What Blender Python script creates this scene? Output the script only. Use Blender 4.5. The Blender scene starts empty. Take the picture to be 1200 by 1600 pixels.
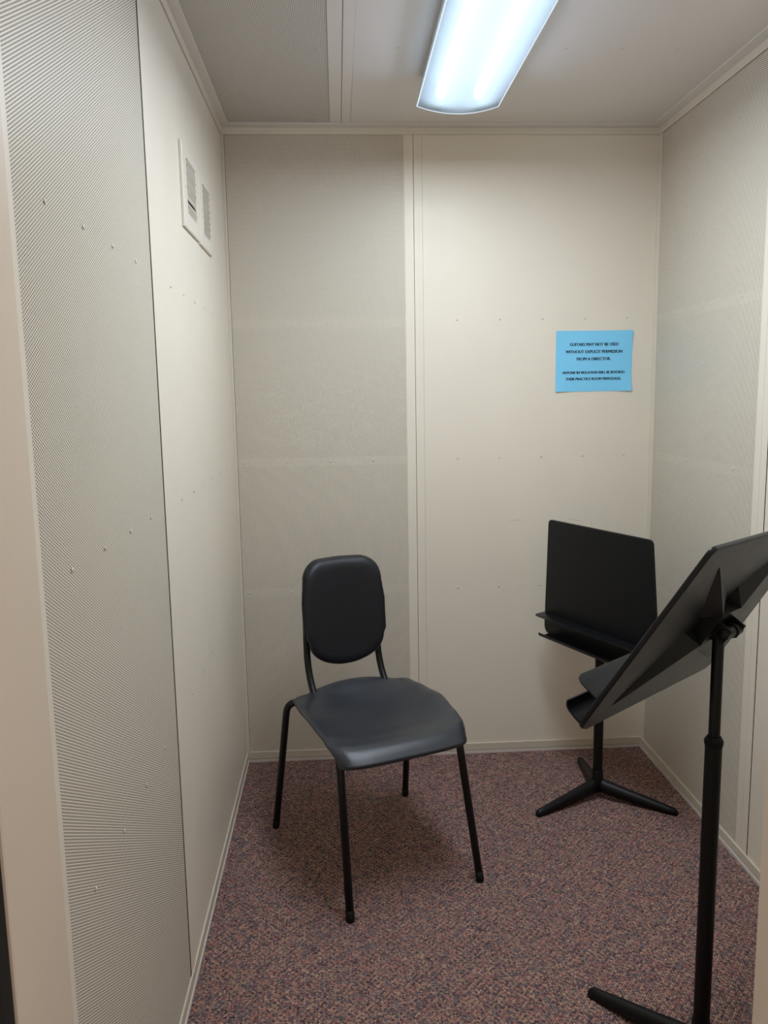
import bpy, bmesh, math, random
from mathutils import Vector, Matrix

random.seed(7)
scene = bpy.context.scene
C = scene.collection

# ------------------------------------------------------------------ camera
cam_d = bpy.data.cameras.new('camera')
cam = bpy.data.objects.new('camera', cam_d)
C.objects.link(cam)
YAW, PITCH, ROLL = 0.0544737, -0.1457220, -0.0168766
F = Vector((math.sin(YAW) * math.cos(PITCH), math.cos(YAW) * math.cos(PITCH), math.sin(PITCH)))
R0 = Vector((math.cos(YAW), -math.sin(YAW), 0))
U0 = R0.cross(F)
R1 = math.cos(ROLL) * R0 + math.sin(ROLL) * U0
U1 = -math.sin(ROLL) * R0 + math.cos(ROLL) * U0
rotm = Matrix((R1, U1, -F)).transposed()
cam.matrix_world = Matrix.Translation((0.370031, -2.900940, 1.362861)) @ rotm.to_4x4()
cam_d.sensor_fit = 'VERTICAL'
cam_d.sensor_height = 24.0
cam_d.lens = 1263.688 / 1600 * 24.0
cam_d.clip_start = 0.02
scene.camera = cam

# ------------------------------------------------------------------ world (hallway light that comes in through the open doorway)
world = bpy.data.worlds.new('world')
scene.world = world
world.use_nodes = True
bgn = world.node_tree.nodes['Background']
bgn.inputs[0].default_value = (1.0, 0.875, 0.755, 1)
bgn.inputs[1].default_value = 0.62

# ------------------------------------------------------------------ exposure
scene.view_settings.view_transform = 'Standard'
scene.view_settings.look = 'None'
scene.view_settings.exposure = 0.0
scene.view_settings.gamma = 1.0
scene.view_settings.use_curve_mapping = False
scene.cycles.use_denoising = True
scene.cycles.denoising_prefilter = 'ACCURATE'
scene.cycles.max_bounces = 12
scene.cycles.diffuse_bounces = 8
scene.cycles.transparent_max_bounces = 12
scene.cycles.caustics_reflective = False
scene.cycles.caustics_refractive = False

LAMP_POWER = 19.0
SIDE_POWER = 1.15
LAMP_COL = (0.825, 0.912, 1.0)
SIDE_COL = (0.62, 0.72, 1.0)

W, H = 1.506, 2.260      # room width (x) and height (z); back wall at y = 0, doorway near y = -2


# ------------------------------------------------------------------ materials
class NT:
    def __init__(s, name):
        s.m = bpy.data.materials.new(name)
        s.m.use_nodes = True
        s.t = s.m.node_tree
        s.b = s.t.nodes['Principled BSDF']
        s.out = s.t.nodes['Material Output']

    def n(s, kind, **kw):
        nd = s.t.nodes.new(kind)
        for k, v in kw.items():
            setattr(nd, k, v)
        return nd

    def put(s, sock, v):
        if hasattr(v, 'is_linked') or isinstance(v, bpy.types.NodeSocket):
            s.t.links.new(v, sock)
        else:
            sock.default_value = v

    def math(s, op, a, b=0.0, c=0.0):
        nd = s.n('ShaderNodeMath', operation=op)
        s.put(nd.inputs[0], a)
        s.put(nd.inputs[1], b)
        s.put(nd.inputs[2], c)
        return nd.outputs[0]

    def mix(s, f, a, b):
        nd = s.n('ShaderNodeMix', data_type='RGBA')
        s.put(nd.inputs[0], f)
        s.put(nd.inputs[6], a)
        s.put(nd.inputs[7], b)
        return nd.outputs[2]

    def maprange(s, v, a, b, c=0.0, d=1.0):
        nd = s.n('ShaderNodeMapRange')
        s.put(nd.inputs[0], v)
        nd.inputs[1].default_value, nd.inputs[2].default_value = a, b
        nd.inputs[3].default_value, nd.inputs[4].default_value = c, d
        return nd.outputs[0]

    def bump(s, h, strength, dist):
        nd = s.n('ShaderNodeBump')
        nd.inputs['Strength'].default_value = strength
        nd.inputs['Distance'].default_value = dist
        s.put(nd.inputs['Height'], h)
        s.t.links.new(nd.outputs[0], s.b.inputs['Normal'])

    def noise(s, scale, detail=2.0, vec=None, rough=0.5):
        nd = s.n('ShaderNodeTexNoise')
        nd.inputs['Scale'].default_value = scale
        nd.inputs['Detail'].default_value = detail
        nd.inputs['Roughness'].default_value = rough
        if vec is not None:
            s.t.links.new(vec, nd.inputs['Vector'])
        return nd

    def world_xyz(s):
        g = s.n('ShaderNodeNewGeometry')
        x = s.n('ShaderNodeSeparateXYZ')
        s.t.links.new(g.outputs['Position'], x.inputs[0])
        return g.outputs['Position'], x.outputs[0], x.outputs[1], x.outputs[2]


def lin(r, g, b):
    f = lambda c: c / 12.92 if c <= 0.04045 else ((c + 0.055) / 1.055) ** 2.4
    return (f(r / 255), f(g / 255), f(b / 255), 1)


BEIGE = (0.75, 0.69, 0.582, 1)
BEIGE_D = (0.60, 0.54, 0.44, 1)


def plain(name, col, rough=0.45, spec=0.5, noise_amt=0.0, bump=0.0, bump_scale=300, metal=0.0):
    n = NT(name)
    if noise_amt:
        pos, *_ = n.world_xyz()
        nz = n.noise(3.0, 4, pos)
        dark = tuple(c * (1 - noise_amt) for c in col[:3]) + (1,)
        n.put(n.b.inputs['Base Color'], n.mix(nz.outputs[0], dark, col))
    else:
        n.b.inputs['Base Color'].default_value = col
    n.b.inputs['Roughness'].default_value = rough
    n.b.inputs['Specular IOR Level'].default_value = spec
    n.b.inputs['Metallic'].default_value = metal
    if bump:
        pos, *_ = n.world_xyz()
        n.bump(n.noise(bump_scale, 3, pos).outputs[0], bump, 0.001)
    return n.m


def painted_steel(name, col, rough=0.42):
    """smooth factory-painted sheet steel with faint handling marks"""
    n = NT(name)
    pos, x, y, z = n.world_xyz()
    nz = n.noise(2.2, 5, pos, 0.6)
    f = n.maprange(nz.outputs[0], 0.35, 0.7)
    n.put(n.b.inputs['Base Color'], n.mix(f, tuple(c * 0.965 for c in col[:3]) + (1,), col))
    sm = n.noise(9.0, 4, pos, 0.6)
    n.put(n.b.inputs['Roughness'], n.maprange(sm.outputs[0], 0.3, 0.7, rough - 0.04, rough + 0.06))
    n.bump(n.noise(700, 2, pos).outputs[0], 0.06, 0.0006)
    return n.m


def perforated(name, col, ua, va, bands=0.14):
    """painted sheet steel punched with round holes in a staggered lattice, dark absorber behind"""
    n = NT(name)
    pos, *ax = n.world_xyz()
    u, v = ax[ua], ax[va]
    p = 0.0047625
    cs = p * 0.8660254
    uu = n.math('DIVIDE', u, cs)
    col_i = n.math('FLOOR', uu)
    du = n.math('MULTIPLY', n.math('SUBTRACT', n.math('SUBTRACT', uu, col_i), 0.5), cs)
    odd = n.math('MULTIPLY', n.math('FLOORED_MODULO', col_i, 2.0), 0.5)
    vv = n.math('ADD', n.math('DIVIDE', v, p), odd)
    dv = n.math('MULTIPLY', n.math('SUBTRACT', n.math('FRACT', vv), 0.5), p)
    r = n.math('SQRT', n.math('ADD', n.math('MULTIPLY', du, du), n.math('MULTIPLY', dv, dv)))
    hole = n.maprange(r, 0.00118, 0.00148, 1.0, 0.0)
    back = (0.045, 0.040, 0.034, 1)
    if bands:
        f = None
        for zc in (1.609, 1.125, 0.650):
            d = n.math('ABSOLUTE', n.math('SUBTRACT', v, zc))
            b = n.maprange(d, 0.0145, 0.0155, 1.0, 0.0)
            f = b if f is None else n.math('MAXIMUM', f, b)
        back = n.mix(f, back, (bands, bands * 0.91, bands * 0.78, 1))
    n.put(n.b.inputs['Base Color'], n.mix(hole, col, back))
    n.put(n.b.inputs['Roughness'], n.maprange(hole, 0, 1, 0.42, 0.95))
    n.put(n.b.inputs['Specular IOR Level'], n.maprange(hole, 0, 1, 0.5, 0.02))
    n.bump(n.math('SUBTRACT', 1.0, hole), 0.35, 0.0005)
    return n.m


def carpet_mat():
    n = NT('loop_pile_carpet')
    pos, x, y, z = n.world_xyz()
    mp = n.n('ShaderNodeMapping')
    mp.inputs['Rotation'].default_value = (0, 0, math.radians(38))
    mp.inputs['Scale'].default_value = (1, 1, 0.0)
    n.t.links.new(pos, mp.inputs[0])
    vo = n.n('ShaderNodeTexVoronoi')
    vo.inputs['Scale'].default_value = 195
    vo.inputs['Randomness'].default_value = 0.34
    n.t.links.new(mp.outputs[0], vo.inputs['Vector'])
    sep = n.n('ShaderNodeSeparateColor')
    n.t.links.new(vo.outputs['Color'], sep.inputs[0])
    # yarns of several colours, clustered a little
    cl = n.noise(55, 3, mp.outputs[0], 0.6)
    t = n.math('ADD', n.math('MULTIPLY', sep.outputs[0], 0.62), n.math('MULTIPLY', cl.outputs[0], 0.62))
    t = n.math('SUBTRACT', t, 0.12)
    rp = n.n('ShaderNodeValToRGB')
    n.t.links.new(t, rp.inputs[0])
    el = rp.color_ramp.elements
    stops = [(0.0, (68, 56, 62)), (0.2, (96, 74, 80)), (0.34, (130, 115, 116)), (0.44, (152, 112, 111)), (0.56, (173, 130, 122)),
             (0.68, (172, 148, 128)), (0.8, (194, 154, 136)), (0.92, (206, 178, 152))]
    el[0].position, el[0].color = stops[0][0], lin(*stops[0][1])
    el[1].position, el[1].color = stops[-1][0], lin(*stops[-1][1])
    for ps, c in stops[1:-1]:
        e = el.new(ps)
        e.color = lin(*c)
    hue = n.n('ShaderNodeTexVoronoi')
    hue.inputs['Scale'].default_value = 90
    n.t.links.new(mp.outputs[0], hue.inputs['Vector'])
    hs = n.n('ShaderNodeSeparateColor')
    n.t.links.new(hue.outputs['Color'], hs.inputs[0])
    c1 = n.mix(n.maprange(hs.outputs[1], 0.80, 0.86, 0, 0.55), rp.outputs[0], lin(112, 112, 118))
    c2 = n.mix(n.maprange(hs.outputs[2], 0.84, 0.9, 0, 0.35), c1, lin(190, 124, 114))
    gap = n.maprange(vo.outputs['Distance'], 0.24, 0.68, 1.10, 0.26)
    # tufting rows: a diagonal lattice of darker tufts, stronger in patches
    k = 2 * math.pi / 0.0125
    lat = n.math('ADD', n.math('COSINE', n.math('MULTIPLY', n.math('ADD', x, y), k * 0.7071)), n.math('COSINE', n.math('MULTIPLY', n.math('SUBTRACT', x, y), k * 0.7071)))
    patch = n.noise(26, 3, pos, 0.6)
    wob = n.math('ADD', lat, n.math('MULTIPLY', n.math('SUBTRACT', sep.outputs[1], 0.5), 1.3))
    amt = n.maprange(patch.outputs[0], 0.35, 0.65, 0.22, 0.62)
    tuft = n.math('SUBTRACT', 1.07, n.math('MULTIPLY', n.maprange(wob, 0.45, 1.3), amt))
    gap = n.math('MULTIPLY', gap, tuft)
    mul = n.n('ShaderNodeMix', data_type='RGBA', blend_type='MULTIPLY')
    mul.inputs[0].default_value = 1.0
    n.put(mul.inputs[6], c2)
    gc = n.n('ShaderNodeCombineColor')
    for i in range(3):
        n.put(gc.inputs[i], gap)
    n.put(mul.inputs[7], gc.outputs[0])
    big = n.noise(2.5, 3, pos)
    fin = n.mix(n.maprange(big.outputs[0], 0.3, 0.7, 0, 0.16), mul.outputs[2], lin(116, 96, 96))
    n.put(n.b.inputs['Base Color'], fin)
    n.b.inputs['Roughness'].default_value = 0.95
    n.b.inputs['Specular IOR Level'].default_value = 0.1
    n.bump(n.math('SUBTRACT', 1.0, vo.outputs['Distance']), 0.8, 0.004)
    return n.m


def plastic_black(name, col, rough, bump_scale=900, bump=0.25, spec=0.5, wear=0.5):
    n = NT(name)
    n.b.inputs['Specular IOR Level'].default_value = spec
    pos, *_ = n.world_xyz()
    vo = n.n('ShaderNodeTexVoronoi')
    vo.inputs['Scale'].default_value = bump_scale
    n.t.links.new(pos, vo.inputs['Vector'])
    sc = n.noise(24, 5, pos, 0.7)
    n.put(n.b.inputs['Base Color'], n.mix(n.maprange(sc.outputs[0], 0.55, 0.75, 0, wear), col, tuple(min(1, c * 1.5 + 0.004) for c in col[:3]) + (1,)))
    n.put(n.b.inputs['Roughness'], n.maprange(sc.outputs[0], 0.3, 0.7, rough - 0.02, rough + 0.04))
    n.bump(vo.outputs['Distance'], bump, 0.0008)
    return n.m


M = {}
M['steel'] = painted_steel('beige_painted_steel', BEIGE)
M['trim'] = painted_steel('beige_trim', (0.71, 0.66, 0.56, 1), 0.4)
M['ceil'] = painted_steel('glow_tinted_ceiling_steel', (0.69, 0.655, 0.63, 1), 0.36)  # wall beige greyed, the lamp's bluish glow put into the colour
M['base'] = painted_steel('beige_base_channel', BEIGE_D, 0.5)
M['jamb'] = painted_steel('beige_door_frame', (0.69, 0.585, 0.475, 1), 0.42)
M['perf_left'] = perforated('perforated_left', BEIGE, 1, 2, 0)
M['perf_right'] = perforated('perforated_right', BEIGE, 1, 2, 0.12)
M['perf_back'] = perforated('perforated_back', BEIGE, 0, 2)
M['perf_ceil'] = perforated('perforated_ceiling', (0.69, 0.655, 0.63, 1), 0, 1, 0)  # same greyed beige, bluish lamp glow included in the colour
M['gap'] = plain('dark_joint', (0.03, 0.027, 0.023, 1), 0.9, 0.1)
M['rubber'] = plain('black_door_seal', (0.012, 0.011, 0.010, 1), 0.6, 0.3)
M['floor_strip'] = plain('pale_floor_strip', (0.66, 0.60, 0.55, 1), 0.5, 0.4, 0.1)
M['carpet'] = carpet_mat()
M['rivet'] = plain('painted_rivet', (0.62, 0.58, 0.50, 1), 0.3, 0.5)
M['vent'] = plain('cream_grille_paint', (0.73, 0.675, 0.585, 1), 0.4, 0.5, 0.04)
M['slat'] = plain('grille_slat_paint', (0.52, 0.48, 0.41, 1), 0.45, 0.5, 0.04)
M['duct'] = plain('dark_duct', (0.16, 0.145, 0.12, 1), 0.8, 0.2)
M['paper'] = plain('blue_laminated_paper', lin(128, 208, 246), 0.35, 0.4, 0.05)
M['ink'] = plain('dark_ink', (0.012, 0.02, 0.04, 1), 0.5, 0.3)
M['seat'] = plastic_black('charcoal_seat_plastic', (0.0165, 0.0205, 0.029, 1), 0.30, 1100, 0.22, 0.62, 0.12)
M['back'] = plastic_black('charcoal_back_plastic', (0.0066, 0.0080, 0.0114, 1), 0.42, 900, 0.25, 0.40)
M['tube'] = plain('black_tube', (0.0045, 0.0047, 0.0052, 1), 0.33, 0.32)
M['cap'] = plain('black_rubber_cap', (0.004, 0.004, 0.0042, 1), 0.6, 0.2)
M['desk'] = plastic_black('black_desk_plastic', (0.0036, 0.0043, 0.0056, 1), 0.34, 1400, 0.05, 0.30, 0.06)
M['pole'] = plain('black_pole', (0.0035, 0.0036, 0.0040, 1), 0.42, 0.25)
M['scuff'] = plain('scuff', (0.54, 0.495, 0.42, 1), 0.6, 0.3)
M['white_enamel'] = plain('white_enamel', (0.80, 0.82, 0.84, 1), 0.4, 0.5)


def lens_mat():
    """clear ribbed acrylic: part of the light passes straight, part is scattered"""
    n = NT('prismatic_lens')
    pos, x, y, z = n.world_xyz()
    a = n.math('SINE', n.math('MULTIPLY', n.math('ADD', x, y), 900.0))
    b = n.math('SINE', n.math('MULTIPLY', n.math('SUBTRACT', x, y), 900.0))
    pat = n.maprange(n.math('MULTIPLY', a, b), -0.2, 0.6, 0.0, 1.0)
    tl = n.n('ShaderNodeBsdfTranslucent')
    n.put(tl.inputs[0], n.mix(pat, (0.34, 0.43, 0.52, 1), (0.62, 0.71, 0.80, 1)))
    tr = n.n('ShaderNodeBsdfTransparent')
    tr.inputs[0].default_value = (0.82, 0.93, 1.0, 1)
    mx = n.n('ShaderNodeMixShader')
    n.put(mx.inputs[0], n.maprange(pat, 0, 1, 0.06, 0.20))
    n.t.links.new(tl.outputs[0], mx.inputs[1])
    n.t.links.new(tr.outputs[0], mx.inputs[2])
    gl = n.n('ShaderNodeBsdfGlossy')
    gl.inputs['Roughness'].default_value = 0.25
    fr = n.n('ShaderNodeFresnel')
    fr.inputs[0].default_value = 1.4
    m2 = n.n('ShaderNodeMixShader')
    n.t.links.new(fr.outputs[0], m2.inputs[0])
    n.t.links.new(mx.outputs[0], m2.inputs[1])
    n.t.links.new(gl.outputs[0], m2.inputs[2])
    n.t.links.new(m2.outputs[0], n.out.inputs[0])
    return n.m


def emit_mat(name, col, strength):
    n = NT(name)
    e = n.n('ShaderNodeEmission')
    e.inputs[0].default_value = col
    e.inputs[1].default_value = strength
    n.t.links.new(e.outputs[0], n.out.inputs[0])
    return n.m


M['lens'] = lens_mat()
M['lens_rim'] = emit_mat('lens_edge_painted_glow', (0.80, 0.90, 1.0, 1), 1.0)  # emission stands in for tube light caught in the clear plastic edge
M['tube_light'] = emit_mat('fluorescent_tube', (0.85, 0.935, 1.0, 1), 5.4)


# ------------------------------------------------------------------ mesh helpers
def link(name, me, mat, parent=None, smooth=False, loc=None):
    o = bpy.data.objects.new(name, me)
    C.objects.link(o)
    if mat is not None and len(me.materials) == 0:
        me.materials.append(mat)
    if parent is not None:
        o.parent = parent
    if loc is not None:
        o.location = loc
    if smooth:
        for p in me.polygons:
            p.use_smooth = True
    return o


def bm_obj(name, bm, mat, parent=None, smooth=False, loc=None):
    bmesh.ops.recalc_face_normals(bm, faces=bm.faces)
    me = bpy.data.meshes.new(name)
    bm.to_mesh(me)
    bm.free()
    return link(name, me, mat, parent, smooth, loc)


def add_box(bm, x0, x1, y0, y1, z0, z1, bev=0.0):
    t = bmesh.new()
    vs = [t.verts.new((x, y, z)) for x in (x0, x1) for y in (y0, y1) for z in (z0, z1)]
    for f in ((0, 1, 3, 2), (4, 6, 7, 5), (0, 4, 5, 1), (2, 3, 7, 6), (0, 2, 6, 4), (1, 5, 7, 3)):
        t.faces.new([vs[i] for i in f])
    if bev:
        bmesh.ops.bevel(t, geom=t.edges[:], offset=bev, segments=2, profile=0.6, affect='EDGES')
    merge(bm, t)


def merge(bm, t, mat=None):
    if mat is not None:
        bmesh.ops.transform(t, matrix=mat, verts=t.verts)
    me = bpy.data.meshes.new('tmp')
    t.to_mesh(me)
    t.free()
    bm.from_mesh(me)
    bpy.data.meshes.remove(me)


def box(name, dims, mat, parent=None, bev=0.0):
    bm = bmesh.new()
    add_box(bm, *dims, bev=bev)
    return bm_obj(name, bm, mat, parent)


def tube_bm(pts, r, seg=16, cap=True, radii=None):
    """tube swept along points (parallel transport)"""
    bm = bmesh.new()
    pts = [Vector(p) for p in pts]
    rings = []
    prev = None
    for i, p in enumerate(pts):
        if i == 0:
            d = pts[1] - pts[0]
        elif i == len(pts) - 1:
            d = pts[-1] - pts[-2]
        else:
            d = (pts[i + 1] - p).normalized() + (p - pts[i - 1]).normalized()
        d.normalize()
        if prev is None:
            a = d.orthogonal().normalized()
        else:
            a = (prev - d * prev.dot(d)).normalized()
        prev = a
        b = d.cross(a)
        rr = radii[i] if radii else r
        rings.append([bm.verts.new(p + (a * math.cos(2 * math.pi * k / seg) + b * math.sin(2 * math.pi * k / seg)) * rr) for k in range(seg)])
    for r0, r1 in zip(rings, rings[1:]):
        for k in range(seg):
            bm.faces.new((r0[k], r0[(k + 1) % seg], r1[(k + 1) % seg], r1[k]))
    if cap:
        bm.faces.new(rings[0][::-1])
        bm.faces.new(rings[-1])
    return bm


def smooth_path(ctrl, rad, n=7):
    """polyline with its inner corners rounded by radius"""
    ctrl = [Vector(c) for c in ctrl]
    out = [ctrl[0]]
    for i in range(1, len(ctrl) - 1):
        p, a, b = ctrl[i], ctrl[i - 1], ctrl[i + 1]
        rr = rad[i - 1] if isinstance(rad, (list, tuple)) else rad
        d0, d1 = (a - p), (b - p)
        l = min(rr, d0.length * 0.48, d1.length * 0.48)
        s, e = p + d0.normalized() * l, p + d1.normalized() * l
        for k in range(n + 1):
            t = k / n
            out.append(s * (1 - t) ** 2 + p * 2 * t * (1 - t) + e * t ** 2)
    out.append(ctrl[-1])
    return out


def lathe_bm(profile, seg=28):
    bm = bmesh.new()
    rings = [[bm.verts.new((r * math.cos(2 * math.pi * k / seg), r * math.sin(2 * math.pi * k / seg), z)) for k in range(seg)] for r, z in profile]
    for r0, r1 in zip(rings, rings[1:]):
        for k in range(seg):
            bm.faces.new((r0[k], r0[(k + 1) % seg], r1[(k + 1) % seg], r1[k]))
    bm.faces.new(rings[0][::-1])
    bm.faces.new(rings[-1])
    return bm


def auto_smooth(o, deg=35):
    me = o.data
    for p in me.polygons:
        p.use_smooth = True
    bm = bmesh.new()
    bm.from_mesh(me)
    for e in bm.edges:
        if len(e.link_faces) == 2 and e.calc_face_angle(0) > math.radians(deg):
            e.smooth = False
    bm.to_mesh(me)
    bm.free()
    return o


def empty(name, loc=(0, 0, 0), rotz=0.0):
    o = bpy.data.objects.new(name, None)
    o.empty_display_size = 0.1
    C.objects.link(o)
    o.location = loc
    o.rotation_euler = (0, 0, rotz)
    return o


def thing(o, label, cat, group=None):
    o['label'] = label
    o['category'] = cat
    if group:
        o['group'] = group
    return o


def structure(o, label=None):
    o['kind'] = 'structure'
    if label:
        o['label'] = label
    return o


# rivet: small dome, shared mesh; built pointing to +z
def rivet_mesh():
    bm = bmesh.new()
    bmesh.ops.create_uvsphere(bm, u_segments=8, v_segments=5, radius=1.0)
    bmesh.ops.delete(bm, geom=[v for v in bm.verts if v.co.z < -0.01], context='VERTS')
    bmesh.ops.scale(bm, vec=(0.0042, 0.0042, 0.0027), verts=bm.verts)
    me = bpy.data.meshes.new('rivet')
    bm.to_mesh(me)
    bm.free()
    for p in me.polygons:
        p.use_smooth = True
    me.materials.append(M['rivet'])
    return me


RIV = rivet_mesh()


def rivet(parent, loc, nrm):
    o = bpy.data.objects.new('rivet', RIV)
    C.objects.link(o)
    o.parent = parent
    o.location = loc
    o.rotation_euler = Vector((0, 0, 1)).rotation_difference(Vector(nrm)).to_euler()
    return o


ROWS = (1.609, 1.125, 0.650)

# ------------------------------------------------------------------ floor
fl = structure(box('floor', (-0.25, W + 0.25, -3.7, 0.12, -0.05, 0.0), M['carpet']), 'mauve and brown flecked loop pile carpet')

# ------------------------------------------------------------------ back wall
wb = structure(box('wall_back', (-0.12, W + 0.12, 0.012, 0.12, 0.0, H + 0.08), M['gap']), 'beige steel panel wall facing the doorway')
p1 = box('panel', (0.010, 0.616, 0.0, 0.011, 0.030, 2.232), M['perf_back'], wb)
p1['label'] = 'perforated beige acoustic panel'
box('joint_strip', (0.616, 0.6476, -0.0015, 0.011, 0.030, 2.232), M['steel'], wb, 0.0006)
box('joint_strip', (0.6490, 0.6785, -0.0012, 0.011, 0.030, 2.232), M['steel'], wb, 0.0006)
p2 = box('panel', (0.6790, W, 0.0, 0.011, 0.030, 2.232), M['steel'], wb)
p2['label'] = 'smooth beige steel panel'
for z in ROWS:
    for x in (0.033, 0.187, 0.341, 0.493):
        rivet(p1, (x, 0.0, z), (0, -1, 0))
for z in (1.615, 1.126, 0.648):
    for k in range(5):
        rivet(p2, (0.798 + 0.1524 * k, 0.0, z), (0, -1, 0))
# two pale rub marks on the smooth panel behind the far stand
for pts in ([(1.205, 0.893), (1.222, 0.8945), (1.238, 0.888), (1.252, 0.885)], [(1.292, 0.884), (1.297, 0.868)], [(0.992, 0.891), (1.008, 0.8945), (1.030, 0.8945)]):
    bm = tube_bm([(x, 0.0002, z) for x, z in pts], 0.0009, 6)
    bm_obj('scuff_mark', bm, M['scuff'], p2)

# ------------------------------------------------------------------ left wall
wl = structure(box('wall_left', (-0.12, -0.012, -1.96, 0.012, 0.0, H + 0.08), M['gap']), 'beige steel panel wall with two vent grilles')
lp = box('panel', (-0.011, 0.0, -1.135, -0.0125, 0.030, 2.2265), M['steel'], wl, 0.0005)
lp['label'] = 'smooth beige steel panel'
box('joint_strip', (-0.011, 0.0016, -1.1845, -1.1352, 0.030, 2.2265), M['steel'], wl, 0.0008)
lq = box('panel', (-0.011, 0.0, -1.902, -1.1890, 0.030, 2.2265), M['perf_left'], wl)
lq['label'] = 'perforated beige acoustic panel'
box('joint_strip', (-0.011, 0.0016, -1.9345, -1.9022, 0.0, 2.2265), M['steel'], wl, 0.0008)
box('joint', (-0.011, 0.0008, -1.1888, -1.1847, 0.030, 2.2265), M['gap'], wl)
for z in ROWS:
    for k in range(6):
        rivet(lp, (0.0, -0.997 + 0.1558 * k, z), (1, 0, 0))
    for k in range(4):
        rivet(lq, (0.0, -1.791 + 0.1588 * k, z + 0.005), (1, 0, 0))

# ------------------------------------------------------------------ right wall
wr = structure(box('wall_right', (W + 0.012, W + 0.12, -1.96, 0.012, 0.0, H + 0.08), M['gap']), 'beige steel panel wall beside the music stands')
rq = box('panel', (W, W + 0.011, -0.7505, -0.0335, 0.030, 2.2290), M['perf_right'], wr)
rq['label'] = 'perforated beige acoustic panel'
box('joint_strip', (W - 0.0014, W + 0.011, -0.7825, -0.7507, 0.030, 2.2290), M['steel'], wr, 0.0006)
box('joint_strip', (W - 0.0010, W + 0.011, -0.8145, -0.7830, 0.030, 2.2290), M['steel'], wr, 0.0006)
box('joint', (W - 0.0006, W + 0.011, -0.8173, -0.8147, 0.030, 2.2290), M['gap'], wr)
rp_ = box('panel', (W, W + 0.011, -1.95, -0.8175, 0.030, 2.2290), M['steel'], wr, 0.0005)
rp_['label'] = 'smooth beige steel panel'
for z in ROWS:
    for k in range(4):
        rivet(rq, (W, -0.637 + 0.161 * k, z + 0.006), (-1, 0, 0))

# ------------------------------------------------------------------ ceiling
ce = structure(box('ceiling', (-0.12, W + 0.12, -2.06, 0.12, H + 0.012, H + 0.08), M['gap']), 'beige steel panel ceiling')
cp = box('panel', (0.0305, 0.3665, -1.95, -0.0405, H, H + 0.011), M['perf_ceil'], ce)
cp['label'] = 'perforated beige acoustic panel'
box('joint_strip', (0.3668, 0.4044, -1.95, -0.0405, H - 0.0015, H + 0.011), M['ceil'], ce, 0.0006)
box('joint_strip', (0.4055, 0.4345, -1.95, -0.0405, H - 0.0030, H + 0.011), M['ceil'], ce, 0.0012)
cq = box('panel', (0.4350, 1.4700, -1.95, -0.0405, H, H + 0.011), M['ceil'], ce)
cq['label'] = 'smooth beige steel panel'
for x in (0.048, 0.195, 0.341):
    rivet(cp, (x, -0.622, H), (0, 0, -1))
for x in (0.550, 0.716, 0.999, 1.149, 1.300, 1.444):
    rivet(cq, (x, -0.630, H), (0, 0, -1))

# ------------------------------------------------------------------ trims
structure(box('trim_1', (0.0, W, -0.0390, 0.011, H - 0.0050, H + 0.011), M['ceil'], None, 0.0015), 'beige ceiling angle along the back wall')
structure(box('trim_2', (-0.011, 0.0300, -1.95, -0.0392, H - 0.0050, H + 0.011), M['ceil'], None, 0.0010), 'beige ceiling angle along the left wall')
structure(box('trim_3', (1.4705, W + 0.011, -1.95, -0.0392, H - 0.0050, H + 0.011), M['ceil'], None, 0.0018), 'beige ceiling angle along the right wall')
structure(box('trim_4', (0.0, W, -0.0040, 0.0115, 2.2325, H - 0.0052), M['trim'], None, 0.0006), 'flat beige band atop the back wall')
structure(box('trim_5', (-0.0115, 0.0035, -1.95, -0.0045, 2.2290, H - 0.0052), M['trim'], None, 0.0006), 'flat beige band atop the left wall')
structure(box('trim_6', (W - 0.0035, W + 0.0115, -1.95, -0.0045, 2.2310, H - 0.0052), M['trim'], None, 0.0006), 'flat beige band atop the right wall')
structure(box('trim_7', (W - 0.0020, W + 0.0115, -0.0312, -0.0010, 0.038, 2.2305), M['trim'], None, 0.0006), 'narrow beige strip in the right corner')
structure(box('trim_8', (-0.0100, 0.0090, -0.0060, 0.0110, 0.038, 2.2320), M['trim'], None, 0.0006), 'narrow beige strip in the left corner')

# ------------------------------------------------------------------ base channels
b1 = structure(box('baseboard_back', (0.0, W, -0.0060, 0.0115, 0.012, 0.0385), M['base'], None, 0.0007), 'beige base channel under the back wall')
box('floor_strip', (0.0, W, -0.0095, 0.0115, 0.0002, 0.0095), M['floor_strip'], b1)
b2 = structure(box('baseboard_left', (-0.0115, 0.0040, -1.93, -0.0065, 0.012, 0.0400), M['base'], None, 0.0009), 'beige base channel under the left wall')
box('floor_strip', (-0.0115, 0.0065, -1.93, -0.0100, 0.0002, 0.0085), M['floor_strip'], b2)
b3 = structure(box('baseboard_right', (W - 0.0060, W + 0.0115, -1.95, -0.0065, 0.012, 0.0380), M['base'], None, 0.0009), 'beige base channel under the right wall')
box('floor_strip', (W - 0.0095, W + 0.0115, -1.95, -0.0100, 0.0002, 0.0095), M['floor_strip'], b3)

# ------------------------------------------------------------------ front wall with the doorway the photograph looks through
wf = structure(box('wall_front', (0.935, W + 0.12, -2.090, -1.9615, 0.0, H + 0.08), M['jamb']), 'beige front wall beside the doorway')
box('header', (-0.12, 0.935, -2.090, -1.9615, 2.06, H + 0.08), M['jamb'], wf)
df = structure(box('trim_9', (-0.12, 0.010, -2.096, -1.9362, 0.0, 2.058), M['jamb'], None, 0.004), 'beige door frame on the left of the doorway')
box('door_seal', (-0.12, 0.008, -2.128, -2.0975, 0.0, 2.058), M['rubber'], df, 0.003)
structure(box('trim_10', (0.902, 0.934, -2.094, -1.9575, 0.0, 2.058), M['jamb'], None, 0.004), 'beige door frame on the right of the doorway')

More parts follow.
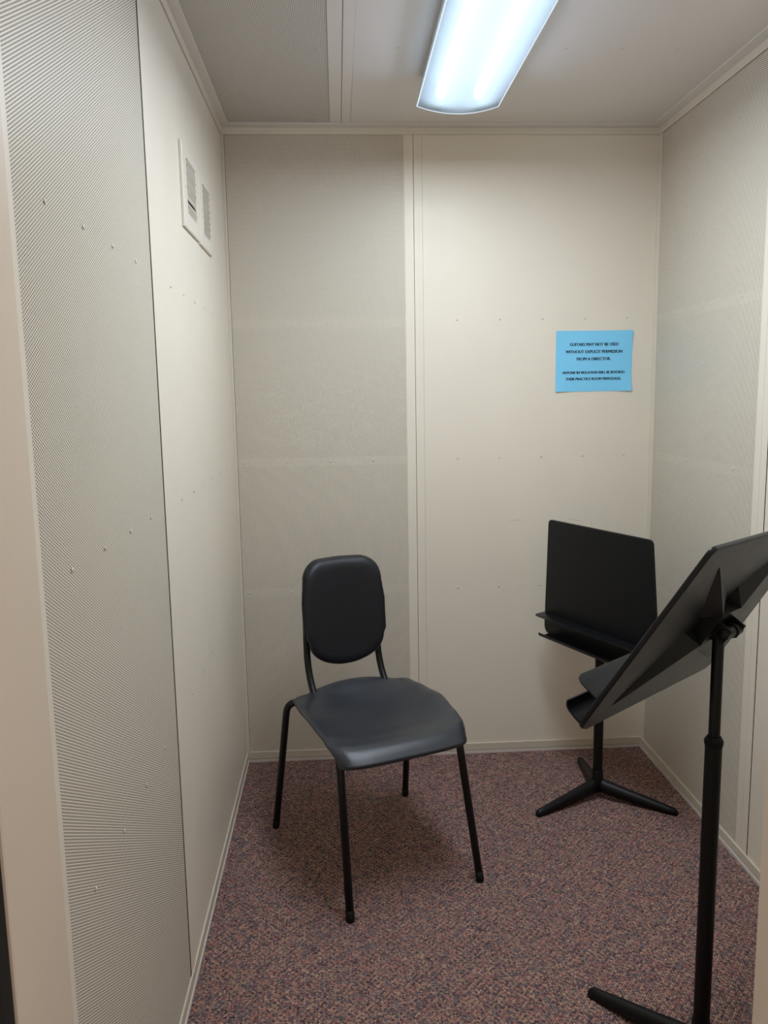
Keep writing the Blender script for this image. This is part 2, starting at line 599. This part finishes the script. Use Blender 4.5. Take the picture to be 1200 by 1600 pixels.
# ------------------------------------------------------------------ ceiling light
cl = empty('ceiling_light', (0.7385, -1.035, H))
thing(cl, 'long ceiling light with bowed clear ribbed lens and two glowing tubes', 'light')
L2 = 0.606
box('housing', (-0.100, 0.100, -L2 + 0.01, L2 - 0.01, -0.028, -0.0005), M['white_enamel'], cl, 0.003)
prof = []
for k in range(17):
    t = -1 + 2 * k / 16
    prof.append((0.1185 * t, -0.0985 + 0.0205 * t * t))
prof = [(-0.104, -0.004), (-0.112, -0.040), (-0.1185, -0.070)] + prof + [(0.1185, -0.070), (0.112, -0.040), (0.104, -0.004)]
bm = bmesh.new()
r0 = [bm.verts.new((x, -L2, z)) for x, z in prof]
r1 = [bm.verts.new((x, L2, z)) for x, z in prof]
for k in range(len(prof) - 1):
    bm.faces.new((r0[k], r0[k + 1], r1[k + 1], r1[k]))
bm.faces.new(r0)
bm.faces.new(r1[::-1])
lens = bm_obj('lens', bm, M['lens'], cl)
auto_smooth(lens, 30)
lens['label'] = 'bowed clear ribbed plastic lens'
arc = [(x, z) for x, z in prof[3:-3]]
for s in (-1, 1):
    rim = bm_obj('lens_rim', tube_bm([(x, s * L2, z) for x, z in arc], 0.0016, 6), M['lens_rim'], lens, True)
    bm_obj('lens_rim', tube_bm([(s * 0.1185, -L2, -0.078), (s * 0.1185, L2, -0.078)], 0.0018, 6), M['lens_rim'], lens, True)
for s in (-1, 1):
    bm = tube_bm([(s * 0.054, -0.585, -0.056), (s * 0.054, 0.565, -0.056)], 0.0150, 14)
    o = bm_obj('fluorescent_tube', bm, M['tube_light'], cl, True)
    for e in (-0.588, 0.568):
        box('lamp_holder', (s * 0.054 - 0.012, s * 0.054 + 0.012, e - 0.004, e + 0.004, -0.074, -0.028), M['white_enamel'], cl)


def area(name, loc, rot, sx, sy, power, col=LAMP_COL):
    ld = bpy.data.lights.new(name, 'AREA')
    ld.shape = 'RECTANGLE'
    ld.size, ld.size_y = sx, sy
    ld.energy = power
    ld.color = col
    o = bpy.data.objects.new(name, ld)
    C.objects.link(o)
    o.parent = cl
    o.location = loc
    o.rotation_euler = rot
    return o


area('lamp_light', (0, 0, -0.103), (0, 0, 0), 0.20, 1.16, LAMP_POWER)
area('lamp_light', (-0.124, 0, -0.075), (0, math.radians(52), 0), 0.06, 1.16, SIDE_POWER, SIDE_COL)
area('lamp_light', (0.124, 0, -0.075), (0, math.radians(-52), 0), 0.06, 1.16, SIDE_POWER, SIDE_COL)


# ------------------------------------------------------------------ vent grilles on the left wall
def vent(y0, y1, z0, z1, oy0, oy1, oz0, oz1, label, angles):
    yc, zc = (y0 + y1) / 2, (z0 + z1) / 2
    e = empty('vent_grille', (0, yc, zc))
    thing(e, label, 'vent', 'vent grilles on the left wall')
    a0, a1, b0, b1 = y0 - yc, y1 - yc, z0 - zc, z1 - zc
    c0, c1, d0, d1 = oy0 - yc, oy1 - yc, oz0 - zc, oz1 - zc
    # frame: four mitred flat sides with turned-back rim
    bm = bmesh.new()
    T = 0.0075
    o_ = [(a0, b0), (a1, b0), (a1, b1), (a0, b1)]
    i_ = [(c0, d0), (c1, d0), (c1, d1), (c0, d1)]
    for x_front, x_back in ((T, 0.0006),):
        vo = [bm.verts.new((x_front - 0.0015, p[0], p[1])) for p in o_]
        vm = [bm.verts.new((x_front, p[0] + (0.003 if p[0] == a0 else -0.003), p[1] + (0.003 if p[1] == b0 else -0.003))) for p in o_]
        vi = [bm.verts.new((x_front, p[0], p[1])) for p in i_]
        vb = [bm.verts.new((x_back, p[0], p[1])) for p in o_]
        vj = [bm.verts.new((-0.006, p[0], p[1])) for p in i_]
        for k in range(4):
            j = (k + 1) % 4
            bm.faces.new((vo[k], vo[j], vm[j], vm[k]))
            bm.faces.new((vm[k], vm[j], vi[j], vi[k]))
            bm.faces.new((vb[k], vb[j], vo[j], vo[k]))
            bm.faces.new((vi[k], vi[j], vj[j], vj[k]))
    bm_obj('frame', bm, M['vent'], e)
    box('duct_back', (0.0003, 0.0009, c0 + 0.0005, c1 - 0.0005, d0 + 0.0005, d1 - 0.0005), M['duct'], e)
    n = len(angles)
    hgt = (d1 - d0) / n
    for k, a in enumerate(angles):
        bm = bmesh.new()
        add_box(bm, -0.0010, 0.0010, c0 + 0.001, c1 - 0.001, -hgt * 0.50, hgt * 0.50)
        bmesh.ops.rotate(bm, cent=(0, 0, 0), matrix=Matrix.Rotation(math.radians(a), 3, 'Y'), verts=bm.verts)
        bm_obj('slat', bm, M['slat'], e, loc=(0.0052, 0, d1 - hgt * (k + 0.5)))
    for yy in ((a0 + c0) / 2 + 0.006, (a1 + c1) / 2):
        bm = bmesh.new()
        bmesh.ops.create_uvsphere(bm, u_segments=10, v_segments=6, radius=0.0036)
        bmesh.ops.scale(bm, vec=(0.5, 1, 1), verts=bm.verts)
        bm_obj('screw', bm, M['rivet'], e, True, (T + 0.0002, yy, 0))


vent(-0.809, -0.583, 1.779, 1.981, -0.757, -0.632, 1.818, 1.952,
     'cream wall grille farther from the back corner, with a few slats bent out of line', [32, 28, 34, 27, 33, -16, -20, 26])
vent(-0.571, -0.362, 1.777, 1.979, -0.510, -0.396, 1.814, 1.950,
     'cream wall grille nearer the back corner, its slats all even', [31] * 8)

# ------------------------------------------------------------------ blue notice
sg = empty('paper_sign', (1.291, 0.0, 1.4645))
thing(sg, 'light blue sheet with a printed notice about guitars on the back wall', 'sign')
bm = bmesh.new()
SW, SH = 0.2775, 0.2140
nx, nz = 14, 10
grid = [[None] * (nz + 1) for _ in range(nx + 1)]


def sheet_y(u, v):
    # lies on the wall, corners lifting a hair
    lift = 0.0030 * max(0.0, abs(u) - 0.55) * max(0.0, abs(v) - 0.5) * 8
    return -0.0012 - lift - 0.0004 * math.sin(5 * u + 3 * v)


for i in range(nx + 1):
    for j in range(nz + 1):
        u, v = -1 + 2 * i / nx, -1 + 2 * j / nz
        grid[i][j] = bm.verts.new((u * SW / 2, sheet_y(u, v), v * SH / 2))
for i in range(nx):
    for j in range(nz):
        bm.faces.new((grid[i][j], grid[i + 1][j], grid[i + 1][j + 1], grid[i][j + 1]))
ext = bmesh.ops.extrude_face_region(bm, geom=bm.faces[:])
for v in ext['geom']:
    if isinstance(v, bmesh.types.BMVert):
        v.co.y += 0.0006
sheet = bm_obj('sheet', bm, M['paper'], sg, True)
auto_smooth(sheet, 40)


def lettering(txt, xc, zc, width, height):
    cu = bpy.data.curves.new('lettering', 'FONT')
    cu.body = txt
    cu.align_x = 'CENTER'
    cu.align_y = 'CENTER'
    cu.size = 1.0
    cu.resolution_u = 3
    ob = bpy.data.objects.new('tmp_text', cu)
    C.objects.link(ob)
    bpy.context.view_layer.update()
    me = bpy.data.meshes.new_from_object(ob.evaluated_get(bpy.context.evaluated_depsgraph_get()))
    bpy.data.objects.remove(ob)
    bpy.data.curves.remove(cu)
    xs = [v.co.x for v in me.vertices]
    ys = [v.co.y for v in me.vertices]
    sx = width / (max(xs) - min(xs))
    sy = height / (max(ys) - min(ys))
    mx, my = (max(xs) + min(xs)) / 2, (max(ys) + min(ys)) / 2
    for v in me.vertices:
        x, z = (v.co.x - mx) * sx + xc, (v.co.y - my) * sy + zc
        v.co = (x, sheet_y(x / (SW / 2), z / (SH / 2)) - 0.00035, z)
    # bold: the same outline printed again a hair to either side
    bm = bmesh.new()
    for k, dx in enumerate((-0.0007, 0.0, 0.0007)):
        t = bmesh.new()
        t.from_mesh(me)
        bmesh.ops.translate(t, vec=(dx, -0.00002 * k, 0), verts=t.verts)
        merge(bm, t)
    bm.to_mesh(me)
    bm.free()
    o = link('lettering', me, M['ink'], sg)
    return o


for txt, xc, zc, wd, ht in (('GUITARS MAY NOT BE USED', 0.0, 0.0590, 0.176, 0.0106), ('WITHOUT EXPLICIT PERMISSION', -0.0005, 0.0335, 0.206, 0.0106),
                            ('FROM A DIRECTOR.', -0.001, 0.0080, 0.123, 0.0106), ('ANYONE IN VIOLATION WILL BE REVOKED', -0.001, -0.0400, 0.226, 0.0092),
                            ('THEIR PRACTICE ROOM PRIVLEDGES.', -0.001, -0.0625, 0.202, 0.0092)):
    lettering(txt, xc, zc, wd, ht)

# ------------------------------------------------------------------ chair (local: front is -y, rotated so that it faces the doorway)
CH = empty('chair', (0.45375, -0.6425, 0), math.radians(21.79))
thing(CH, 'black plastic chair with tubular steel legs, alone on the carpet', 'chair')
XO = 0.012


def lerp_table(tab, t):
    for (a, va), (b, vb) in zip(tab, tab[1:]):
        if t <= b:
            k = (t - a) / (b - a)
            k = k * k * (3 - 2 * k)
            return va + (vb - va) * k
    return tab[-1][1]


def seat_point(u, v):
    """u -1..1 across, v 0 rear .. 1 front"""
    hw = lerp_table([(0, 0.204), (0.3, 0.212), (0.5, 0.215), (0.8, 0.208), (1.0, 0.199)], v)
    yr = 0.200 + 0.020 * (1 - u * u) - 0.010 * max(0, abs(u) - 0.88) / 0.12
    yf = -0.256 + 0.018 * u ** 4 + 0.022 * u ** 12
    y = yr + (yf - yr) * v
    x = u * hw * (1 - 0.035 * max(0, (v - 0.86) / 0.14) ** 2 * u ** 8)
    z = lerp_table([(0, 0.448), (0.22, 0.456), (0.5, 0.466), (0.74, 0.457), (0.87, 0.447), (0.94, 0.435), (1.0, 0.411)], v)
    z -= 0.043 * (1 - u * u) ** 1.25 * math.sin(math.pi * min(1, v / 0.92)) ** 1.1      # the dish
    z += 0.022 * math.exp(-(v / 0.12) ** 2) * max(0, 1 - (u / 0.74) ** 2)               # rear rim rises in the middle
    z -= 0.006 * (max(0, abs(u) - 0.86) / 0.14) ** 2                                     # rolled side edge
    return Vector((x + 0.016 - 0.022 * v, y, z))


NU, NV = 36, 36
bm = bmesh.new()
top = [[bm.verts.new(seat_point(-1 + 2 * i / NU, j / NV)) for j in range(NV + 1)] for i in range(NU + 1)]
TH = 0.013
bot = []
for i in range(NU + 1):
    row = []
    for j in range(NV + 1):
        p = seat_point((-1 + 2 * i / NU) * 0.985, 0.008 + 0.984 * j / NV)
        row.append(bm.verts.new((p.x, p.y, p.z - TH)))
    bot.append(row)
for i in range(NU):
    for j in range(NV):
        bm.faces.new((top[i][j], top[i + 1][j], top[i + 1][j + 1], top[i][j + 1]))
        bm.faces.new((bot[i][j], bot[i][j + 1], bot[i + 1][j + 1], bot[i + 1][j]))
for i in range(NU):
    bm.faces.new((top[i][0], bot[i][0], bot[i + 1][0], top[i + 1][0]))
    bm.faces.new((top[i][NV], top[i + 1][NV], bot[i + 1][NV], bot[i][NV]))
for j in range(NV):
    bm.faces.new((top[0][j], top[0][j + 1], bot[0][j + 1], bot[0][j]))
    bm.faces.new((top[NU][j], bot[NU][j], bot[NU][j + 1], top[NU][j + 1]))
seat = bm_obj('seat', bm, M['seat'], CH, True)
md = seat.modifiers.new('bevel', 'BEVEL')
md.width = 0.004
md.segments = 3
md.limit_method = 'ANGLE'
md.angle_limit = math.radians(50)


# backrest: outline in (x, z), padded front and a hard shell behind
def back_outline(n=72):
    pts = []
    zt, zb = 0.853, 0.517
    hw_t, hw_b = 0.128, 0.135
    rt = 0.064
    z_low = 0.618          # lower end of the wide part; below it a rounded tongue
    tw = 0.127
    left = [(-hw_b + 0.004, z_low - 0.006), (-hw_b + 0.001, z_low), (-hw_b, z_low + 0.010), (-hw_b - 0.001, 0.72), (-hw_t - 0.002, zt - rt - 0.02)]
    pts += left
    for k in range(9):
        a = math.pi - k * math.pi / 2 / 8
        pts.append((-hw_t + rt + rt * math.cos(a), zt - rt + rt * math.sin(a)))
    pts.append((0, zt + 0.002))
    for k in range(9):
        a = math.pi / 2 - k * math.pi / 2 / 8
        pts.append((hw_t - rt + rt * math.cos(a), zt - rt + rt * math.sin(a)))
    pts += [(-x, z) for x, z in left[::-1]]
    for k in range(0, 25):
        a = -k * math.pi / 24
        pts.append((tw * math.cos(a), z_low - 0.014 + (z_low - 0.014 - zb) * math.sin(a)))
    return pts


BX = 0.010


def back_y(x, z):
    return 0.232 + 0.105 * (z - 0.52) - 1.15 * x * x


def pad_bm(outline, front, back, shrink=1.0, edge=0.35):
    cz = sum(p[1] for p in outline) / len(outline)
    bm = bmesh.new()
    rings = []
    prof = [(1.0, 0.0), (0.988, 0.40), (0.955, 0.72), (0.90, 0.91), (0.83, 0.985), (0.76, 1.0), (0.6, 1.0), (0.4, 1.0), (0.2, 1.0), (0.06, 1.0)]
    for side in (1, -1):
        rs = []
        for s, d in prof:
            if side == -1 and s == 1.0:
                rs.append(rings[0][0])
                continue
            ring = []
            for x, z in outline:
                xx, zz = x * s * shrink, cz + (z - cz) * s * shrink
                yy = back_y(xx, zz) - (front * d if side == 1 else -back * d)
                ring.append(bm.verts.new((xx + BX, yy, zz)))
            rs.append(ring)
        rings.append(rs)
    n = len(outline)
    for si, rs in enumerate(rings):
        for a, b in zip(rs, rs[1:]):
            for k in range(n):
                f = (a[k], a[(k + 1) % n], b[(k + 1) % n], b[k])
                bm.faces.new(f if si else f[::-1])
        cv = bm.verts.new((BX, back_y(0, cz) - (front if si == 0 else -back), cz))
        for k in range(n):
            bm.faces.new((rs[-1][k], rs[-1][(k + 1) % n], cv))
    return bm


ol = back_outline()
br = bm_obj('backrest', pad_bm(ol, 0.022, 0.012), M['back'], CH, True)
shell_ol = [(x, max(z, 0.622)) for x, z in ol]
# rear shell: shorter, ends in a straight lower edge where the posts enter
sh_pts = []
for x, z in shell_ol:
    sh_pts.append((x * 1.012, z))
clean = []
for p in sh_pts:
    if not clean or (abs(p[0] - clean[-1][0]) + abs(p[1] - clean[-1][1])) > 0.002:
        clean.append(p)


def shell_bm(outline):
    bm = bmesh.new()
    n = len(outline)
    cz = sum(p[1] for p in outline) / n
    rings = []
    for s, off in ((1.0, 0.002), (1.0, 0.018), (0.965, 0.026), (0.85, 0.030), (0.5, 0.030), (0.1, 0.030)):
        ring = []
        for x, z in outline:
            xx, zz = x * s, cz + (z - cz) * s
            ring.append(bm.verts.new((xx + BX, back_y(xx, zz) + off, zz)))
        rings.append(ring)
    for a, b in zip(rings, rings[1:]):
        for k in range(n):
            bm.faces.new((a[k], a[(k + 1) % n], b[(k + 1) % n], b[k]))
    bm.faces.new(rings[-1])
    bm.faces.new(rings[0][::-1])
    return bm


bm_obj('back_shell', shell_bm(clean), M['back'], br, True)

RT = 0.0108
# front legs: from the foot up to a bend under the seat, then back along it
for s in (-1, 1):
    path = smooth_path([(s * 0.197, -0.265, 0.018), (s * 0.179 - 0.005, -0.184, 0.424), (s * 0.160 + XO, 0.05, 0.400)], 0.045)
    lg = bm_obj('leg', tube_bm(path, RT, 16), M['tube'], CH, True)
    d = (Vector(path[0]) - Vector(path[1])).normalized()
    base = Vector(path[0])
    bm_obj('foot_cap', tube_bm([base - d * 0.012, base + d * 0.010, base + d * 0.0165, base + d * 0.018], RT, 16, True, [0.0112, 0.0112, 0.0108, 0.0085]), M['cap'], lg, True)
for s in (-1, 1):
    xx = s * 0.229
    path = smooth_path([(xx, 0.265, 0.018), (s * 0.207 + XO * 0.6, 0.198, 0.440), (s * 0.120 + XO, 0.172, 0.424), (s * 0.004 + XO, 0.168, 0.418)], [0.040, 0.02])
    lg = bm_obj('leg', tube_bm(path, RT, 16), M['tube'], CH, True)
    d = (Vector(path[0]) - Vector(path[1])).normalized()
    base = Vector(path[0])
    bm_obj('foot_cap', tube_bm([base - d * 0.012, base + d * 0.010, base + d * 0.0165, base + d * 0.018], RT, 16, True, [0.0112, 0.0112, 0.0108, 0.0085]), M['cap'], lg, True)
for s in (-1, 1):
    path = smooth_path([(s * 0.122 + BX, 0.06, 0.398), (s * 0.122 + BX, 0.165, 0.403), (s * 0.122 + BX, 0.255, 0.505), (s * 0.120 + BX, 0.262, 0.66), (s * 0.112 + BX, 0.268, 0.76)], [0.03, 0.07, 0.03])
    bm_obj('back_post', tube_bm(path, RT, 16), M['tube'], CH, True)
box('seat_rail', (-0.150 + XO, 0.150 + XO, 0.035, 0.075, 0.388, 0.404), M['tube'], CH, 0.004)


# ------------------------------------------------------------------ music stands
def stand_leg_mesh():
    """tapered arched leg along +x from the hub, ridge on top"""
    bm = bmesh.new()
    secs = []
    N = 12
    for i in range(N + 1):
        t = i / N
        x = 0.006 + 0.247 * t
        w = 0.0190 * (1 - t) + 0.0110 * t
        zt = 0.068 - 0.047 * t ** 0.92
        zb = 0.026 * (1 - t) ** 1.3 + 0.0008
        secs.append([(x, -w, zb), (x, -w, zb + (zt - zb) * 0.62), (x, -w * 0.45, zt), (x, w * 0.45, zt), (x, w, zb + (zt - zb) * 0.62), (x, w, zb)])
    x = 0.2600
    secs.append([(x, -0.0085, 0.0008), (x, -0.0085, 0.0095), (x, -0.004, 0.0155), (x, 0.004, 0.0155), (x, 0.0085, 0.0095), (x, 0.0085, 0.0008)])
    x = 0.2630
    secs.append([(x, -0.0045, 0.002), (x, -0.0045, 0.008), (x, -0.002, 0.0105), (x, 0.002, 0.0105), (x, 0.0045, 0.008), (x, 0.0045, 0.002)])
    vs = [[bm.verts.new(p) for p in s] for s in secs]
    for a, b in zip(vs, vs[1:]):
        for k in range(6):
            bm.faces.new((a[k], a[(k + 1) % 6], b[(k + 1) % 6], b[k]))
    bm.faces.new(vs[0][::-1])
    bm.faces.new(vs[-1])
    bmesh.ops.recalc_face_normals(bm, faces=bm.faces)
    me = bpy.data.meshes.new('leg')
    bm.to_mesh(me)
    bm.free()
    for p in me.polygons:
        p.use_smooth = True
    me.materials.append(M['pole'])
    return me


LEG = stand_leg_mesh()


def rounded_poly(pts, rads, n=7):
    out = []
    m = len(pts)
    for i in range(m):
        p, a, b = Vector(pts[i]), Vector(pts[i - 1]), Vector(pts[(i + 1) % m])
        d0, d1 = (a - p).normalized(), (b - p).normalized()
        ang = d0.angle(d1)
        l = rads[i] / math.tan(ang / 2)
        s, e = p + d0 * l, p + d1 * l
        for k in range(n + 1):
            t = k / n
            out.append(s * (1 - t) ** 2 + p * 2 * t * (1 - t) + e * t ** 2)
    return out


def slab_bm(poly, z0, z1, r):
    """slab in the a-b plane with softened rims; thickness along the normal"""
    bm = bmesh.new()
    n = len(poly)
    c = sum((Vector(p) for p in poly), Vector((0, 0))) / n

    def inset(d):
        out = []
        for i in range(n):
            p, a, b = Vector(poly[i]), Vector(poly[i - 1]), Vector(poly[(i + 1) % n])
            t = (b - a).normalized()
            nr = Vector((-t.y, t.x))
            if nr.dot(c - p) < 0:
                nr = -nr
            out.append(p + nr * d)
        return out
    rings = []
    for d, z in ((r, z0), (r * 0.3, z0 + r * 0.3), (0, z0 + r), (0, z1 - r), (r * 0.3, z1 - r * 0.3), (r, z1)):
        rings.append([bm.verts.new((p.x, p.y, z)) for p in inset(d)])
    for a, b in zip(rings, rings[1:]):
        for k in range(n):
            bm.faces.new((a[k], a[(k + 1) % n], b[(k + 1) % n], b[k]))
    bm.faces.new(rings[0][::-1])
    bm.faces.new(rings[-1])
    return bm


def basis(yaw, tilt, roll):
    nh = Vector((math.cos(yaw), math.sin(yaw), 0))
    a = Vector((-math.sin(yaw), math.cos(yaw), 0))
    up = Vector((0, 0, 1))
    n = nh * math.cos(tilt) + up * math.sin(tilt)
    b = -nh * math.sin(tilt) + up * math.cos(tilt)
    c, s = math.cos(roll), math.sin(roll)
    return c * a + s * b, -s * a + c * b, n


def music_stand(label, px, py, leg0, centre, yaw, tilt, roll, z_outer, z_top):
    e = empty('music_stand', (px, py, 0))
    thing(e, label, 'music stand', 'black music stands')
    for k in range(3):
        o = bpy.data.objects.new('leg', LEG)
        C.objects.link(o)
        o.parent = e
        o.rotation_euler = (0, 0, math.radians(leg0 + 120 * k))
    auto_smooth(bm_obj('hub', lathe_bm([(0.0155, 0.020), (0.0195, 0.026), (0.0195, 0.062), (0.0185, 0.068), (0.0185, 0.092), (0.0170, 0.096)]), M['pole'], e))
    auto_smooth(bm_obj('pole', lathe_bm([(0.0160, 0.090), (0.0160, z_outer - 0.012)]), M['pole'], e))
    auto_smooth(bm_obj('collar', lathe_bm([(0.0166, z_outer - 0.020), (0.0178, z_outer - 0.014), (0.0178, z_outer - 0.008), (0.0128, z_outer)], 12), M['cap'], e), 25)
    auto_smooth(bm_obj('inner_pole', lathe_bm([(0.0108, z_outer - 0.004), (0.0108, z_top), (0.0095, z_top + 0.002)]), M['pole'], e))
    a, b, n = basis(yaw, tilt, roll)
    c = Vector(centre) - Vector((px, py, 0))
    mat = Matrix((a, b, n)).transposed().to_4x4()
    mat.translation = c

    def put(name, bm, mt, parent, smooth_deg=35):
        bmesh.ops.transform(bm, matrix=mat, verts=bm.verts)
        return auto_smooth(bm_obj(name, bm, mt, parent), smooth_deg)
    w2, t, h2 = 0.2605, 0.019, 0.207
    poly = rounded_poly([(-(w2 + t) + 0.006, -h2), (w2 + t - 0.006, -h2), (w2 - t, h2), (-(w2 - t), h2)], [0.034, 0.034, 0.019, 0.019])
    desk = put('desk', slab_bm([(p.x, p.y) for p in poly], -0.0100, 0.0, 0.0030), M['desk'], e, 18)
    # upper shelf: thin plate with rounded outer corners
    poly = rounded_poly([(-0.266, 0.0), (0.266, 0.0), (0.263, 0.055), (-0.263, 0.055)], [0.002, 0.002, 0.026, 0.026])
    sb = slab_bm([(p.x, p.y) for p in poly], -0.0016, 0.0016, 0.0008)
    bmesh.ops.transform(sb, matrix=Matrix(((1, 0, 0, 0), (0, 0, 1, -0.130), (0, 1, 0, -0.001), (0, 0, 0, 1))), verts=sb.verts)
    put('shelf', sb, M['desk'], desk, 30)
    # lower ledge: curved section (bottom curling up at the outer edge), swept along the desk
    prof = [(-0.0100, -0.2070), (0.000, -0.2085), (0.020, -0.2085), (0.036, -0.2070), (0.0440, -0.2035), (0.0480, -0.1975), (0.0490, -0.1915),
            (0.0462, -0.1910), (0.0448, -0.1955), (0.0415, -0.2000), (0.0340, -0.2033), (0.020, -0.2045), (0.004, -0.2035), (-0.0100, -0.2030)]
    lb = bmesh.new()
    ends = []
    for s in (-1, 1):
        ends.append([lb.verts.new((s * (0.245 - 0.004 * max(0, q[0]) / 0.05), q[1], q[0])) for q in prof])
    m = len(prof)
    for k in range(m):
        lb.faces.new((ends[0][k], ends[0][(k + 1) % m], ends[1][(k + 1) % m], ends[1][k]))
    lb.faces.new(ends[0])
    lb.faces.new(ends[1][::-1])
    put('ledge', lb, M['desk'], desk, 30)
    # stiffening bracket behind: hub box with four tapering ridged arms
    hb = bmesh.new()
    add_box(hb, -0.040, 0.040, -0.036, 0.042, -0.0340, -0.0095)
    brk = put('bracket', hb, M['desk'], desk, 30)
    for (cx, cy), (tx, ty), (q1x, q1y), (q2x, q2y) in (
            ((0.040, 0.042), (0.161, 0.158), (0.070, 0.022), (0.026, 0.078)), ((0.040, -0.034), (0.201, -0.163), (0.088, -0.012), (0.022, -0.078)),
            ((-0.040, 0.042), (-0.161, 0.158), (-0.070, 0.022), (-0.026, 0.078)), ((-0.040, -0.034), (-0.201, -0.163), (-0.088, -0.012), (-0.022, -0.078))):
        ab = bmesh.new()
        zr, zp = -0.0338, -0.0098
        tip = ab.verts.new((tx, ty, zp - 0.001))
        rg = ab.verts.new((cx, cy, zr))
        q1 = ab.verts.new((q1x, q1y, zp))
        q2 = ab.verts.new((q2x, q2y, zp))
        ce_ = ab.verts.new((cx * 0.6, cy * 0.6, zp))
        ab.faces.new((tip, rg, q1))
        ab.faces.new((tip, q2, rg))
        ab.faces.new((tip, q1, ce_, q2))
        ab.faces.new((rg, ce_, q1))
        ab.faces.new((rg, q2, ce_))
        put('arm', ab, M['desk'], brk, 10)
    # tilt joint on top of the pole: barrel across the desk, dark ring, yoke plates
    zj = -0.050
    kb = tube_bm([(-0.046, 0.004, zj), (-0.043, 0.004, zj), (0.024, 0.004, zj), (0.026, 0.004, zj)], 0.0115, 18, True, [0.0085, 0.0115, 0.0115, 0.009])
    put('tilt_joint', kb, M['pole'], e, 40)
    rb = tube_bm([(-0.022, 0.004, zj), (-0.014, 0.004, zj)], 0.0136, 18)
    put('joint_ring', rb, M['cap'], e, 40)
    for ya in (-0.040, 0.018):
        yb = bmesh.new()
        add_box(yb, ya, ya + 0.004, -0.012, 0.020, -0.060, -0.0330, 0.0008)
        put('yoke', yb, M['pole'], e, 30)
    return e


music_stand('black music stand standing in the far right corner, desk turned to the chair', 1.215, -0.371, 86.0,
            (1.190, -0.388, 0.715), 3.553, -0.026, 0.002, 0.640, 0.712)
music_stand('nearer black music stand by the right wall, seen from behind, desk tilted back', 1.0750, -1.4660, 129.4,
            (1.053, -1.454, 0.936), 2.273, 0.546, 0.026, 0.702, 0.915)
